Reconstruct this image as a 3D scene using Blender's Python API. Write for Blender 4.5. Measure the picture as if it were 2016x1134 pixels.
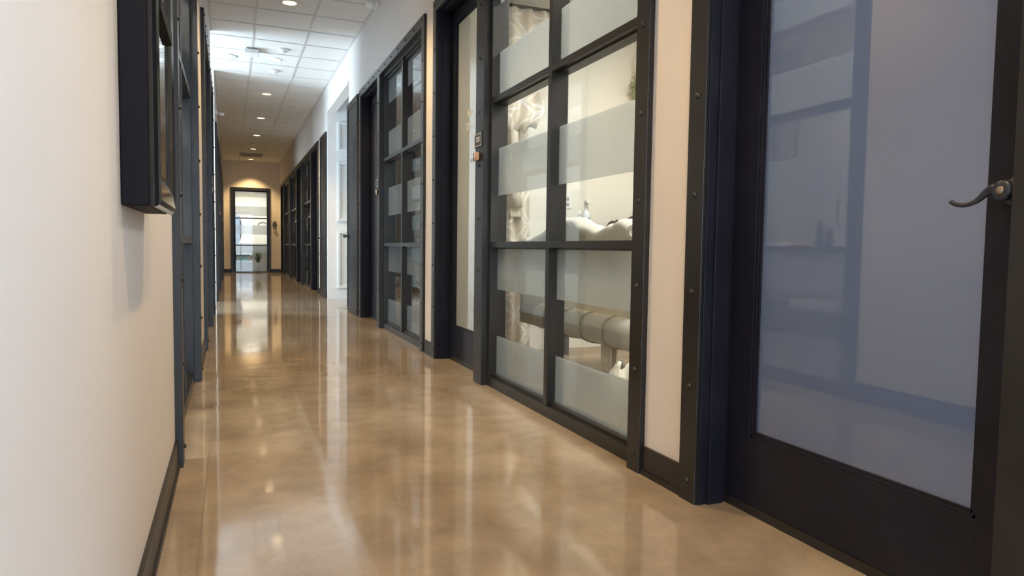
import bpy, math, random
from mathutils import Matrix, Vector
random.seed(7)
for o in list(bpy.data.objects):
    bpy.data.objects.remove(o, do_unlink=True)
scene = bpy.context.scene
COL = scene.collection

# ------------------------------------------------------------------ camera
YAW, PITCH, ROLL, FPX = 0.3932, 0.0581, 0.0137, 1337.14
cam_d = bpy.data.cameras.new('camera')
cam = bpy.data.objects.new('camera', cam_d)
COL.objects.link(cam)
fw = Vector((math.sin(YAW) * math.cos(PITCH), math.cos(YAW) * math.cos(PITCH), -math.sin(PITCH)))
rt = Vector((math.cos(YAW), -math.sin(YAW), 0))
up = rt.cross(fw)
r2 = rt * math.cos(ROLL) + up * math.sin(ROLL)
u2 = -rt * math.sin(ROLL) + up * math.cos(ROLL)
m = Matrix((r2, u2, -fw)).transposed().to_4x4()
m.translation = Vector((0, 0, 0.85))
cam.matrix_world = m
cam_d.sensor_width = 36.0
cam_d.lens = FPX / 2016 * 36.0
cam_d.clip_start = 0.02
scene.camera = cam

# ------------------------------------------------------------------ world, light, exposure
scene.view_settings.view_transform = 'Standard'
scene.view_settings.look = 'None'
scene.view_settings.gamma = 1.0
scene.view_settings.use_curve_mapping = False
scene.view_settings.exposure = 0.65
w = bpy.data.worlds.new('daylight')
scene.world = w
w.use_nodes = True
w.node_tree.nodes['Background'].inputs[0].default_value = (0.75, 0.85, 1.0, 1)
w.node_tree.nodes['Background'].inputs[1].default_value = 0.6

def area(name, loc, rot, sx, sy, power, color, spread=180):
    d = bpy.data.lights.new(name, 'AREA')
    d.shape = 'RECTANGLE'; d.size = sx; d.size_y = sy; d.energy = power; d.color = color
    d.spread = math.radians(spread)
    o = bpy.data.objects.new(name, d); COL.objects.link(o)
    o.location = loc; o.rotation_euler = rot
    return o
R = math.radians
COOL = (0.68, 0.83, 1.0)
WARM = (1.0, 0.67, 0.29)
# daylight through the glazed entrance at the end of the left cross corridor
area('daylight_side_entrance', (-3.72, 10.0, 1.35), (0, R(-90), 0), 2.5, 1.7, 300, COOL)
# daylight through the glazed entrance behind the camera
area('daylight_rear_entrance', (0.62, -3.70, 1.55), (R(90), 0, 0), 1.5, 2.7, 80, (0.66, 0.79, 1.0))
# fill aimed at the near left wall, outside the added passage window
area('fill_rear_passage', (3.12, -2.30, 1.65), (0, R(90), 0), 2.4, 1.8, 110, (0.84, 0.90, 1.0))
# fill added for the left wall, behind an added front office window
area('daylight_front_office', (3.72, .30, 1.65), (0, R(90), 0), 2.1, 2.4, 165, (0.60, 0.75, 1.0))
# daylight through the outer windows of three offices on the left
area('daylight_left_office', (-2.68, 7.40, 1.5), (0, R(-90), 0), 2.1, 2.2, 125, (0.70, 0.83, 1.0))
area('daylight_left_far_office', (-2.68, 12.85, 1.6), (0, R(-90), 0), 2.1, 2.2, 150, (0.80, 0.89, 1.0))
area('daylight_left_farther_office', (-2.68, 16.2, 1.6), (0, R(-90), 0), 2.1, 2.2, 130, (0.84, 0.91, 1.0))

# ------------------------------------------------------------------ materials
MATS = {}
def mat(name, color=(.8, .8, .8), rough=.5, metal=0.0, spec=0.5, noise=None, bump=None, emit=None, sheen=0):
    mm = bpy.data.materials.new(name); mm.use_nodes = True
    nt = mm.node_tree; b = nt.nodes['Principled BSDF']
    b.inputs['Base Color'].default_value = (*color, 1)
    b.inputs['Roughness'].default_value = rough
    b.inputs['Metallic'].default_value = metal
    b.inputs['Specular IOR Level'].default_value = spec
    if sheen: b.inputs['Sheen Weight'].default_value = sheen
    tc = nt.nodes.new('ShaderNodeTexCoord')
    if noise:
        sc, amt = noise
        n = nt.nodes.new('ShaderNodeTexNoise'); n.inputs['Scale'].default_value = sc; n.inputs['Detail'].default_value = 5
        nt.links.new(tc.outputs['Object'], n.inputs['Vector'])
        r = nt.nodes.new('ShaderNodeValToRGB')
        c0 = tuple(max(0, c * (1 - amt)) for c in color); c1 = tuple(min(1, c * (1 + amt)) for c in color)
        r.color_ramp.elements[0].position = .3; r.color_ramp.elements[1].position = .7
        r.color_ramp.elements[0].color = (*c0, 1); r.color_ramp.elements[1].color = (*c1, 1)
        nt.links.new(n.outputs['Fac'], r.inputs['Fac']); nt.links.new(r.outputs['Color'], b.inputs['Base Color'])
        mr = nt.nodes.new('ShaderNodeMapRange')
        mr.inputs['To Min'].default_value = max(.02, rough - .07); mr.inputs['To Max'].default_value = min(1, rough + .07)
        nt.links.new(n.outputs['Fac'], mr.inputs['Value']); nt.links.new(mr.outputs['Result'], b.inputs['Roughness'])
    if bump:
        sc, st = bump
        n2 = nt.nodes.new('ShaderNodeTexNoise'); n2.inputs['Scale'].default_value = sc; n2.inputs['Detail'].default_value = 4
        nt.links.new(tc.outputs['Object'], n2.inputs['Vector'])
        bp = nt.nodes.new('ShaderNodeBump'); bp.inputs['Strength'].default_value = st; bp.inputs['Distance'].default_value = .01
        nt.links.new(n2.outputs['Fac'], bp.inputs['Height']); nt.links.new(bp.outputs['Normal'], b.inputs['Normal'])
    if emit:
        b.inputs['Emission Color'].default_value = (*emit[0], 1); b.inputs['Emission Strength'].default_value = emit[1]
    MATS[name] = mm
    return mm

M_WALL = mat('greige_paint', (.73, .692, .675), .55, noise=(1.3, .02), bump=(180, .02))
M_WHITE = mat('white_paint', (.72, .735, .735), .45, noise=(2, .015))
M_CREAM = mat('cream_paint', (.82, .80, .74), .6, noise=(1.5, .02))
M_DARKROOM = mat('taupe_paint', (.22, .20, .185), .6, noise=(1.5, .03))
M_ROOMGREY = mat('warm_grey_paint', (.60, .56, .50), .6, noise=(1.5, .03))
M_TILE = mat('ceiling_tile', (.80, .79, .77), .85, noise=(60, .03), bump=(260, .10))
M_GRID = mat('ceiling_grid_paint', (.62, .62, .62), .5)
M_STEEL = mat('blackened_steel', (.0145, .0140, .0145), .33, metal=0.0, spec=.5, noise=(3.5, .30), bump=(90, .015))
M_DOOR = mat('black_satin_paint', (.0115, .0125, .022), .34, spec=.25, noise=(4, .2))
M_BOLT = mat('bolt_steel', (.016, .016, .017), .28, metal=.15, spec=.6)
M_BASE = mat('black_baseboard', (.018, .016, .016), .38, noise=(5, .2))
M_PLATE = mat('steel_sheet', (.055, .057, .062), .38, metal=.75, noise=(2.5, .3))
M_HANDLE = mat('oil_rubbed_bronze', (.042, .050, .070), .32, metal=.45, noise=(30, .3))
M_LOCK = mat('lock_brass', (.40, .33, .27), .28, metal=.9)
M_GLOSSBLACK = mat('gloss_black_frame', (.012, .012, .014), .09, spec=.7)
M_MATTBLACK = mat('matt_black_shell', (.008, .008, .0115), .6, spec=.12)
M_FELT = mat('black_felt', (.008, .008, .012), .95)
M_PLASTICW = mat('white_plastic', (.83, .83, .82), .4)
M_PLASTICG = mat('grey_plastic', (.35, .35, .35), .5)
M_LENS = mat('lamp_lens', (.9, .8, .65), .4, emit=((1.0, .74, .42), 3.2))
M_TRIMW = mat('lamp_trim_white', (.82, .78, .72), .4)
M_TROFFER = mat('troffer_lens', (1, 1, .95), .4, emit=((1.0, .93, .78), 3.0))
M_UPH = mat('cream_upholstery', (.62, .585, .525), .85, noise=(220, .06), bump=(300, .15), sheen=.3)
M_PIPE = mat('upholstery_piping', (.40, .35, .29), .85, noise=(200, .06))
M_WASHWOOD = mat('whitewashed_wood', (.60, .57, .52), .6, noise=(26, .14))
M_BLACKWOOD = mat('dark_stained_wood', (.022, .017, .014), .5, noise=(14, .3))
M_CLOTH = mat('black_cloth', (.012, .012, .015), .9, noise=(60, .3), bump=(80, .3))
M_GREEN = mat('green_leaves', (.10, .17, .07), .6, noise=(40, .4))
M_ROPE = mat('cream_cotton', (.74, .70, .62), .9, bump=(90, .3))
M_BAG = mat('white_plastic_bag', (.78, .78, .77), .35, bump=(18, .9))
M_CLEARP = mat('clear_blue_plastic', (.72, .80, .88), .15, spec=.6)
M_LABEL = mat('blue_label', (.06, .12, .40), .4)
M_CARD = mat('white_card', (.80, .74, .68), .5)
M_CARDP = mat('pink_card', (.72, .25, .36), .5)
M_CARDT = mat('tan_card', (.50, .38, .20), .5)
M_CARDG = mat('dark_card', (.10, .09, .09), .5)
M_SIGN = mat('sign_black', (.018, .020, .022), .4)
M_SIGNW = mat('sign_white', (.75, .75, .75), .4)
M_LETTER = mat('white_vinyl', (.86, .88, .92), .5)
M_TEAL = mat('teal_plastic', (.16, .36, .36), .4)
M_TERRA = mat('clay_pot', (.48, .36, .29), .75, noise=(20, .1))
M_SLAT = mat('brown_wood_slat', (.085, .045, .030), .45, noise=(9, .35))
M_PILLOW = mat('patterned_pillow', (.32, .30, .24), .9, noise=(28, .75))
M_SHEET = mat('grey_throw', (.40, .41, .42), .9, noise=(8, .2), bump=(20, .4))
M_ART = mat('abstract_art', (.62, .42, .30), .6, noise=(6, .6))
M_RED = mat('red_box', (.45, .07, .06), .5)

def mat_floor():
    mm = bpy.data.materials.new('polished_concrete'); mm.use_nodes = True
    nt = mm.node_tree; b = nt.nodes['Principled BSDF']; L = nt.links
    tc = nt.nodes.new('ShaderNodeTexCoord')
    def noise(scale, detail, rough=.55, dist=0):
        n = nt.nodes.new('ShaderNodeTexNoise'); n.inputs['Scale'].default_value = scale
        n.inputs['Detail'].default_value = detail; n.inputs['Roughness'].default_value = rough; n.inputs['Distortion'].default_value = dist
        L.new(tc.outputs['Object'], n.inputs['Vector']); return n
    n1 = noise(1.3, 8, .62, .15); n2 = noise(5.0, 6, .6, .3); n3 = noise(160, 2)
    r1 = nt.nodes.new('ShaderNodeValToRGB'); e = r1.color_ramp.elements
    e[0].position = .28; e[0].color = (.225, .176, .130, 1); e[1].position = .74; e[1].color = (.42, .355, .28, 1)
    k = e.new(.5); k.color = (.31, .25, .188, 1)
    L.new(n1.outputs['Fac'], r1.inputs['Fac'])
    r2_ = nt.nodes.new('ShaderNodeValToRGB'); e = r2_.color_ramp.elements
    e[0].position = .3; e[0].color = (.80, .80, .80, 1); e[1].position = .7; e[1].color = (1.12, 1.11, 1.10, 1)
    L.new(n2.outputs['Fac'], r2_.inputs['Fac'])
    mx = nt.nodes.new('ShaderNodeMix'); mx.data_type = 'RGBA'; mx.blend_type = 'MULTIPLY'; mx.inputs[0].default_value = 1
    L.new(r1.outputs['Color'], mx.inputs[6]); L.new(r2_.outputs['Color'], mx.inputs[7])
    r3 = nt.nodes.new('ShaderNodeValToRGB'); e = r3.color_ramp.elements
    e[0].position = .3; e[0].color = (.90, .90, .90, 1); e[1].position = .7; e[1].color = (1.06, 1.06, 1.06, 1)
    L.new(n3.outputs['Fac'], r3.inputs['Fac'])
    mx2 = nt.nodes.new('ShaderNodeMix'); mx2.data_type = 'RGBA'; mx2.blend_type = 'MULTIPLY'; mx2.inputs[0].default_value = 1
    L.new(mx.outputs[2], mx2.inputs[6]); L.new(r3.outputs['Color'], mx2.inputs[7])
    # small dark chips with a shape of their own
    v = nt.nodes.new('ShaderNodeTexVoronoi'); v.inputs['Scale'].default_value = 1.7; v.inputs['Randomness'].default_value = 1
    L.new(tc.outputs['Object'], v.inputs['Vector'])
    nd = noise(30, 3)
    ad = nt.nodes.new('ShaderNodeMath'); ad.operation = 'MULTIPLY_ADD'; ad.inputs[1].default_value = .035; 
    L.new(nd.outputs['Fac'], ad.inputs[0]); L.new(v.outputs['Distance'], ad.inputs[2])
    lt = nt.nodes.new('ShaderNodeMath'); lt.operation = 'LESS_THAN'; lt.inputs[1].default_value = .034
    L.new(ad.outputs[0], lt.inputs[0])
    mx3 = nt.nodes.new('ShaderNodeMix'); mx3.data_type = 'RGBA'
    mx3.inputs[7].default_value = (.10, .06, .035, 1)
    L.new(lt.outputs[0], mx3.inputs[0]); L.new(mx2.outputs[2], mx3.inputs[6])
    L.new(mx3.outputs[2], b.inputs['Base Color'])
    mr = nt.nodes.new('ShaderNodeMapRange'); mr.inputs['To Min'].default_value = .03; mr.inputs['To Max'].default_value = .10
    L.new(n2.outputs['Fac'], mr.inputs['Value']); L.new(mr.outputs['Result'], b.inputs['Roughness'])
    b.inputs['Specular IOR Level'].default_value = 1.0
    nb = noise(2.2, 2)
    bp = nt.nodes.new('ShaderNodeBump'); bp.inputs['Strength'].default_value = .035; bp.inputs['Distance'].default_value = .03
    L.new(nb.outputs['Fac'], bp.inputs['Height']); L.new(bp.outputs['Normal'], b.inputs['Normal'])
    return mm
M_FLOOR = mat_floor()

def mat_planks():
    mm = bpy.data.materials.new('oak_planks'); mm.use_nodes = True
    nt = mm.node_tree; b = nt.nodes['Principled BSDF']; L = nt.links
    tc = nt.nodes.new('ShaderNodeTexCoord')
    br = nt.nodes.new('ShaderNodeTexBrick')
    br.inputs['Color1'].default_value = (.26, .19, .125, 1); br.inputs['Color2'].default_value = (.34, .26, .175, 1)
    br.inputs['Mortar'].default_value = (.16, .11, .07, 1); br.inputs['Scale'].default_value = 1
    br.inputs['Brick Width'].default_value = 1.2; br.inputs['Row Height'].default_value = .15; br.inputs['Mortar Size'].default_value = .004
    L.new(tc.outputs['Object'], br.inputs['Vector']); L.new(br.outputs['Color'], b.inputs['Base Color'])
    b.inputs['Roughness'].default_value = .35
    return mm
M_PLANK = mat_planks()

def schlick(nt, f0=.045, gain=1.0):
    """angle dependent reflectance, the same from both sides of a pane"""
    L = nt.links
    g = nt.nodes.new('ShaderNodeNewGeometry')
    d = nt.nodes.new('ShaderNodeVectorMath'); d.operation = 'DOT_PRODUCT'
    L.new(g.outputs['Normal'], d.inputs[0]); L.new(g.outputs['Incoming'], d.inputs[1])
    a = nt.nodes.new('ShaderNodeMath'); a.operation = 'ABSOLUTE'; L.new(d.outputs['Value'], a.inputs[0])
    s = nt.nodes.new('ShaderNodeMath'); s.operation = 'SUBTRACT'; s.inputs[0].default_value = 1; L.new(a.outputs[0], s.inputs[1])
    p = nt.nodes.new('ShaderNodeMath'); p.operation = 'POWER'; p.inputs[1].default_value = 5; L.new(s.outputs[0], p.inputs[0])
    f = nt.nodes.new('ShaderNodeMath'); f.operation = 'MULTIPLY_ADD'; f.inputs[1].default_value = 1 - f0; f.inputs[2].default_value = f0
    L.new(p.outputs[0], f.inputs[0])
    q = nt.nodes.new('ShaderNodeMath'); q.operation = 'MULTIPLY'; q.inputs[1].default_value = gain; q.use_clamp = True
    L.new(f.outputs[0], q.inputs[0])
    return q.outputs[0]

def mat_glass(name, mode, frost=(.47, .54, .60), see=.60, trans=.5, f0=.045):
    """mode: 'clear', 'frost' or 'bands' (etched horizontal bands every 0.285 m up from the floor)"""
    mm = bpy.data.materials.new(name); mm.use_nodes = True
    nt = mm.node_tree; L = nt.links
    for n in list(nt.nodes): nt.nodes.remove(n)
    out = nt.nodes.new('ShaderNodeOutputMaterial')
    F = schlick(nt, f0)
    gl = nt.nodes.new('ShaderNodeBsdfGlossy'); gl.inputs['Roughness'].default_value = .015
    gl.inputs['Color'].default_value = (1, 1, 1, 1)
    tr = nt.nodes.new('ShaderNodeBsdfTransparent'); tr.inputs['Color'].default_value = (.95, .97, .96, 1)
    base = tr.outputs[0]
    if mode != 'clear':
        df = nt.nodes.new('ShaderNodeBsdfDiffuse'); df.inputs['Color'].default_value = (*frost, 1)
        tl = nt.nodes.new('ShaderNodeBsdfTranslucent'); tl.inputs['Color'].default_value = (*frost, 1)
        m1 = nt.nodes.new('ShaderNodeMixShader'); m1.inputs[0].default_value = trans
        L.new(df.outputs[0], m1.inputs[1]); L.new(tl.outputs[0], m1.inputs[2])
        rf = nt.nodes.new('ShaderNodeBsdfRefraction'); rf.inputs['IOR'].default_value = 1.45; rf.inputs['Roughness'].default_value = .26
        rf.inputs['Color'].default_value = (.93, .96, .94, 1)
        m2 = nt.nodes.new('ShaderNodeMixShader'); m2.inputs[0].default_value = see
        L.new(m1.outputs[0], m2.inputs[1]); L.new(rf.outputs[0], m2.inputs[2])
        if mode == 'bands':
            tc = nt.nodes.new('ShaderNodeTexCoord'); sx = nt.nodes.new('ShaderNodeSeparateXYZ')
            L.new(tc.outputs['Object'], sx.inputs[0])
            ma = nt.nodes.new('ShaderNodeMath'); ma.operation = 'MULTIPLY_ADD'
            ma.inputs[1].default_value = 1 / .5726; ma.inputs[2].default_value = -.025 / .5726
            L.new(sx.outputs['Z'], ma.inputs[0])
            fr = nt.nodes.new('ShaderNodeMath'); fr.operation = 'FRACT'; L.new(ma.outputs[0], fr.inputs[0])
            lt = nt.nodes.new('ShaderNodeMath'); lt.operation = 'LESS_THAN'; lt.inputs[1].default_value = .5
            L.new(fr.outputs[0], lt.inputs[0])
            m3 = nt.nodes.new('ShaderNodeMixShader')
            L.new(lt.outputs[0], m3.inputs[0]); L.new(tr.outputs[0], m3.inputs[1]); L.new(m2.outputs[0], m3.inputs[2])
            base = m3.outputs[0]
        else:
            base = m2.outputs[0]
    mf = nt.nodes.new('ShaderNodeMixShader')
    L.new(F, mf.inputs[0]); L.new(base, mf.inputs[1]); L.new(gl.outputs[0], mf.inputs[2])
    L.new(mf.outputs[0], out.inputs['Surface'])
    return mm
M_BANDS = mat_glass('banded_glass', 'bands')
M_FROST = mat_glass('frosted_glass', 'frost', frost=(.215, .235, .28), see=.0, trans=.7, f0=.11)
M_FROSTLIT = mat_glass('backlit_frosted_glass', 'frost', frost=(.60, .60, .56), see=.35, trans=.6, f0=.06)  # brighter copy of the frosted glass, the room's backlight put into its colour
M_CLEAR = mat_glass('clear_glass', 'clear')

def mat_rings():
    mm = bpy.data.materials.new('ring_print_curtain'); mm.use_nodes = True
    nt = mm.node_tree; b = nt.nodes['Principled BSDF']; L = nt.links
    b.inputs['Roughness'].default_value = .9
    uv = nt.nodes.new('ShaderNodeUVMap')
    masks = []
    for off in ((0, 0, 0), (.5, .5, 0)):
        ad = nt.nodes.new('ShaderNodeVectorMath'); ad.operation = 'MULTIPLY_ADD'
        ad.inputs[1].default_value = (3.0, 4.0, 1); ad.inputs[2].default_value = off
        L.new(uv.outputs['UV'], ad.inputs[0])
        fr = nt.nodes.new('ShaderNodeVectorMath'); fr.operation = 'FRACTION'; L.new(ad.outputs[0], fr.inputs[0])
        sb = nt.nodes.new('ShaderNodeVectorMath'); sb.operation = 'SUBTRACT'; sb.inputs[1].default_value = (.5, .5, 0)
        L.new(fr.outputs[0], sb.inputs[0])
        sx = nt.nodes.new('ShaderNodeSeparateXYZ'); L.new(sb.outputs[0], sx.inputs[0])
        cx = nt.nodes.new('ShaderNodeCombineXYZ'); L.new(sx.outputs[0], cx.inputs[0]); L.new(sx.outputs[1], cx.inputs[1])
        ln = nt.nodes.new('ShaderNodeVectorMath'); ln.operation = 'LENGTH'; L.new(cx.outputs[0], ln.inputs[0])
        cp = nt.nodes.new('ShaderNodeMath'); cp.operation = 'COMPARE'; cp.inputs[1].default_value = .47; cp.inputs[2].default_value = .03
        L.new(ln.outputs['Value'], cp.inputs[0]); masks.append(cp)
    mxx = nt.nodes.new('ShaderNodeMath'); mxx.operation = 'MAXIMUM'
    L.new(masks[0].outputs[0], mxx.inputs[0]); L.new(masks[1].outputs[0], mxx.inputs[1])
    mx = nt.nodes.new('ShaderNodeMix'); mx.data_type = 'RGBA'
    mx.inputs[6].default_value = (.72, .655, .565, 1); mx.inputs[7].default_value = (.88, .87, .85, 1)
    L.new(mxx.outputs[0], mx.inputs[0]); L.new(mx.outputs[2], b.inputs['Base Color'])
    return mm
M_RINGS = mat_rings()

# ------------------------------------------------------------------ mesh builder
class MB:
    def __init__(s): s.v = []; s.f = []; s.uv = None
    def box(s, x0, x1, y0, y1, z0, z1):
        x0, x1 = min(x0, x1), max(x0, x1); y0, y1 = min(y0, y1), max(y0, y1); z0, z1 = min(z0, z1), max(z0, z1)
        n = len(s.v)
        s.v += [(x0, y0, z0), (x1, y0, z0), (x1, y1, z0), (x0, y1, z0), (x0, y0, z1), (x1, y0, z1), (x1, y1, z1), (x0, y1, z1)]
        s.f += [tuple(n + i for i in q) for q in ((0, 3, 2, 1), (4, 5, 6, 7), (0, 1, 5, 4), (1, 2, 6, 5), (2, 3, 7, 6), (3, 0, 4, 7))]
        return s
    def quad(s, a, b, c, d):
        n = len(s.v); s.v += [a, b, c, d]; s.f.append((n, n + 1, n + 2, n + 3)); return s
    def lathe(s, prof, origin, axis='Z', n=24, sx=1.0, sy=1.0, cap=True):
        """prof: list of (radius, height)"""
        base = len(s.v)
        for r, h in prof:
            for i in range(n):
                a = 2 * math.pi * i / n; p, q = r * math.cos(a) * sx, r * math.sin(a) * sy
                if axis == 'Z': v = (p, q, h)
                elif axis == 'X': v = (h, p, q)
                elif axis == '-X': v = (-h, -p, q)
                elif axis == '-Z': v = (p, -q, -h)
                else: v = (-p, h, q)
                s.v.append(tuple(v[k] + origin[k] for k in range(3)))
        for j in range(len(prof) - 1):
            for i in range(n):
                a = base + j * n + i; b = base + j * n + (i + 1) % n
                s.f.append((a, b, b + n, a + n))
        if cap:
            s.f.append(tuple(base + i for i in range(n))[::-1])
            s.f.append(tuple(base + (len(prof) - 1) * n + i for i in range(n)))
        return s
    def tube(s, pts, rad, n=8, flat=(1, 1), refup=(0, 0, 1)):
        pts = [Vector(p) for p in pts]; base = len(s.v); k = len(pts)
        rads = rad if isinstance(rad, (list, tuple)) else [rad] * k
        for i, p in enumerate(pts):
            t = (pts[min(i + 1, k - 1)] - pts[max(i - 1, 0)]).normalized()
            a = Vector(refup)
            if abs(t.dot(a)) > .95: a = Vector((1, 0, 0))
            u = t.cross(a).normalized(); v = u.cross(t).normalized()
            for j in range(n):
                an = 2 * math.pi * j / n
                q = p + u * math.cos(an) * rads[i] * flat[0] + v * math.sin(an) * rads[i] * flat[1]
                s.v.append(tuple(q))
        for i in range(k - 1):
            for j in range(n):
                a = base + i * n + j; b = base + i * n + (j + 1) % n
                s.f.append((a, a + n, b + n, b))
        s.f.append(tuple(base + j for j in range(n))); s.f.append(tuple(base + (k - 1) * n + j for j in range(n))[::-1])
        return s
    def grid(s, fn, nu, nv, closed_u=False):
        base = len(s.v); uvs = []
        for j in range(nv + 1):
            for i in range(nu + (0 if closed_u else 1)):
                s.v.append(tuple(fn(i / nu, j / nv)))
        W = nu if closed_u else nu + 1
        for j in range(nv):
            for i in range(nu):
                a = base + j * W + i; b = base + j * W + (i + 1) % W
                s.f.append((a, b, b + W, a + W))
        return s
    def build(s, name, material, parent=None, smooth=False, bevel=0, loc=None, solid=0, subsurf=0):
        off = Vector((0, 0, 0))
        if parent is not None and loc is None: off = Vector(parent['_o']) if '_o' in parent else Vector((0, 0, 0))
        me = bpy.data.meshes.new(name)
        o_at = Vector(loc) if loc is not None and parent is None else None
        sh = off if o_at is None else o_at
        me.from_pydata([tuple(Vector(v) - sh) for v in s.v], [], s.f); me.update()
        me.materials.append(material)
        if smooth:
            for p in me.polygons: p.use_smooth = True
        o = bpy.data.objects.new(name, me); COL.objects.link(o)
        if o_at is not None: o.location = o_at
        if parent is not None: o.parent = parent
        if solid:
            md = o.modifiers.new('thickness', 'SOLIDIFY'); md.thickness = solid; md.offset = 0
        if bevel:
            md = o.modifiers.new('bevel', 'BEVEL'); md.width = bevel; md.segments = 2; md.limit_method = 'ANGLE'; md.angle_limit = R(40)
        if subsurf:
            md = o.modifiers.new('subdivision', 'SUBSURF'); md.levels = subsurf; md.render_levels = subsurf
        return o

def prop(o, label=None, cat=None, group=None, kind=None):
    if label: o['label'] = label
    if cat: o['category'] = cat
    if group: o['group'] = group
    if kind: o['kind'] = kind
    return o
EMPTIES = []
def empty(name, loc=(0, 0, 0), label=None, cat=None, group=None, kind=None):
    o = bpy.data.objects.new(name, None); COL.objects.link(o); o.location = loc
    o.empty_display_size = .1
    o['_o'] = tuple(loc); EMPTIES.append(o)
    return prop(o, label, cat, group, kind)
def struct(name, mb, material, label=None, cat=None, **k):
    o = mb.build(name, material, **k); prop(o, label, cat, None, 'structure'); return o
def copy_tree(root, loc, label=None, group=None):
    r = root.copy(); COL.objects.link(r); r.location = loc
    if label: r['label'] = label
    if group: r['group'] = group
    def rec(a, b):
        for ch in list(a.children):
            c = ch.copy(); COL.objects.link(c); c.parent = b; rec(ch, c)
    rec(root, r)
    return r
def text_mesh(body, size, name, material, parent, origin, xdir, updir, shear=0, extrude=.0006, align='LEFT'):
    cu = bpy.data.curves.new(name, 'FONT'); cu.body = body; cu.size = size; cu.shear = shear; cu.extrude = extrude; cu.align_x = align
    cu.resolution_u = 4
    t = bpy.data.objects.new(name + '_curve', cu); COL.objects.link(t)
    dg = bpy.context.evaluated_depsgraph_get(); dg.update()
    me = bpy.data.meshes.new_from_object(t.evaluated_get(dg))
    bpy.data.objects.remove(t, do_unlink=True); bpy.data.curves.remove(cu)
    X = Vector(xdir); U = Vector(updir); N = X.cross(U)
    off = Vector(parent['_o']) if parent is not None and '_o' in parent else Vector((0, 0, 0))
    for v in me.vertices:
        v.co = Vector(origin) - off + X * v.co.x + U * v.co.y + N * v.co.z
    me.materials.clear(); me.materials.append(material); me.name = name
    o = bpy.data.objects.new(name, me); COL.objects.link(o); o.parent = parent
    return o

# ------------------------------------------------------------------ main dimensions
XR, XL = 1.4256, -.1724            # faces of the steel casings
WR, WL = 1.449, -.200              # plaster faces
CEIL = 3.40
YEND = 22.45
YBACK = -3.5
HT = 2.69                          # top of the steel casings
RCEIL = 2.80                       # ceilings of the rooms beside the corridor

# ------------------------------------------------------------------ floor and ceiling
fl = MB(); fl.box(-4.2, 4.7, -4.2, 26.2, -.10, 0)
fo = struct('floor', fl, M_FLOOR)
MB().box(-.0905, -.0865, YBACK, YEND, -.0005, .0006).build('control_joint', mat('joint_filler', (.17, .14, .11), .5), fo)

cl = MB(); cl.box(WL - .15, WR + .12, YBACK - .1, YEND + .1, CEIL, CEIL + .08)
cl.box(-3.7, WL - .15, 8.95, 11.1, CEIL, CEIL + .08)
co = struct('ceiling', cl, M_TILE)
gr = MB()
for x in (.282, .892): gr.box(x - .012, x + .012, YBACK, YEND, CEIL - .006, CEIL + .001)
gr.box(WL, WL + .022, YBACK, 9.02, CEIL - .006, CEIL + .001); gr.box(WR - .022, WR, YBACK, YEND, CEIL - .006, CEIL + .001)
gr.box(WL, WL + .022, 11.0, YEND, CEIL - .006, CEIL + .001)
for i in range(-20, 26):
    y = 7.97 + .592 * i
    if YBACK < y < YEND:
        gr.box(WL if not 9.02 < y < 11 else -3.6, WR, y - .012, y + .012, CEIL - .0055, CEIL + .001)
gr.build('ceiling_grid', M_GRID, co)

# ------------------------------------------------------------------ walls of the corridor
# spans of the casings along the corridor: (start, end)
R_MODS = [(-1.05, 1.909), (2.157, 5.060), (5.322, 8.250), (12.44, 15.38), (15.52, 18.66), (18.80, 21.98)]
L_MODS = [(2.822, 4.665), (5.920, 9.010), (11.25, 14.45), (14.60, 17.80), (17.95, 21.30)]
def corridor_wall(name, xa, xb, mods, opening, y0, y1):
    wb = MB(); y = y0
    cuts = sorted([(a + .03, b - .03, 2.64) for a, b in mods] + opening)
    for a, b, h in cuts:
        if a > y + 1e-4: wb.box(xa, xb, y, a, 0, CEIL)
        if h < CEIL: wb.box(xa, xb, a, b, h, CEIL)
        y = b
    wb.box(xa, xb, y, y1, 0, CEIL)
    return struct(name, wb, M_WALL)
corridor_wall('wall_right', WR, WR + .12, R_MODS, [(9.15, 11.2, 2.97), (-3.3, -1.32, 2.97)], YBACK, YEND)  # rear opening is cut only for the added fill passage
corridor_wall('wall_left', WL - .12, WL, L_MODS[:], [(9.03, 11.0, CEIL)], YBACK, YEND)

def baseboard(name, face, sgn, spans):
    b = MB()
    for a, c in spans:
        b.box(face, face + sgn * .011, a, c, 0, .108); b.box(face, face + sgn * .017, a, c, 0, .018)
    return struct(name, b, M_BASE)
baseboard('baseboard_right', WR, -1, [(-1.32, -1.05), (1.909, 2.157), (5.06, 5.322), (8.25, 8.38), (12.10, 12.44), (15.38, 15.52), (18.66, 18.8), (21.98, YEND)])
baseboard('baseboard_left', WL, 1, [(YBACK, 2.822), (4.665, 5.92), (11.0, 11.25), (14.45, 14.6), (17.8, 17.95), (21.3, YEND)])

# end wall with its glazed door opening
ew = MB(); ew.box(WL - .12, .05, YEND, YEND + .14, 0, CEIL); ew.box(1.12, WR + .12, YEND, YEND + .14, 0, CEIL); ew.box(.05, 1.12, YEND, YEND + .14, 2.57, CEIL)
struct('wall_end', ew, M_WALL)
be = MB(); be.box(WL, .014, YEND - .011, YEND, 0, .108); be.box(1.157, WR, YEND - .011, YEND, 0, .108)
struct('baseboard_end', be, M_BASE)

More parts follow.
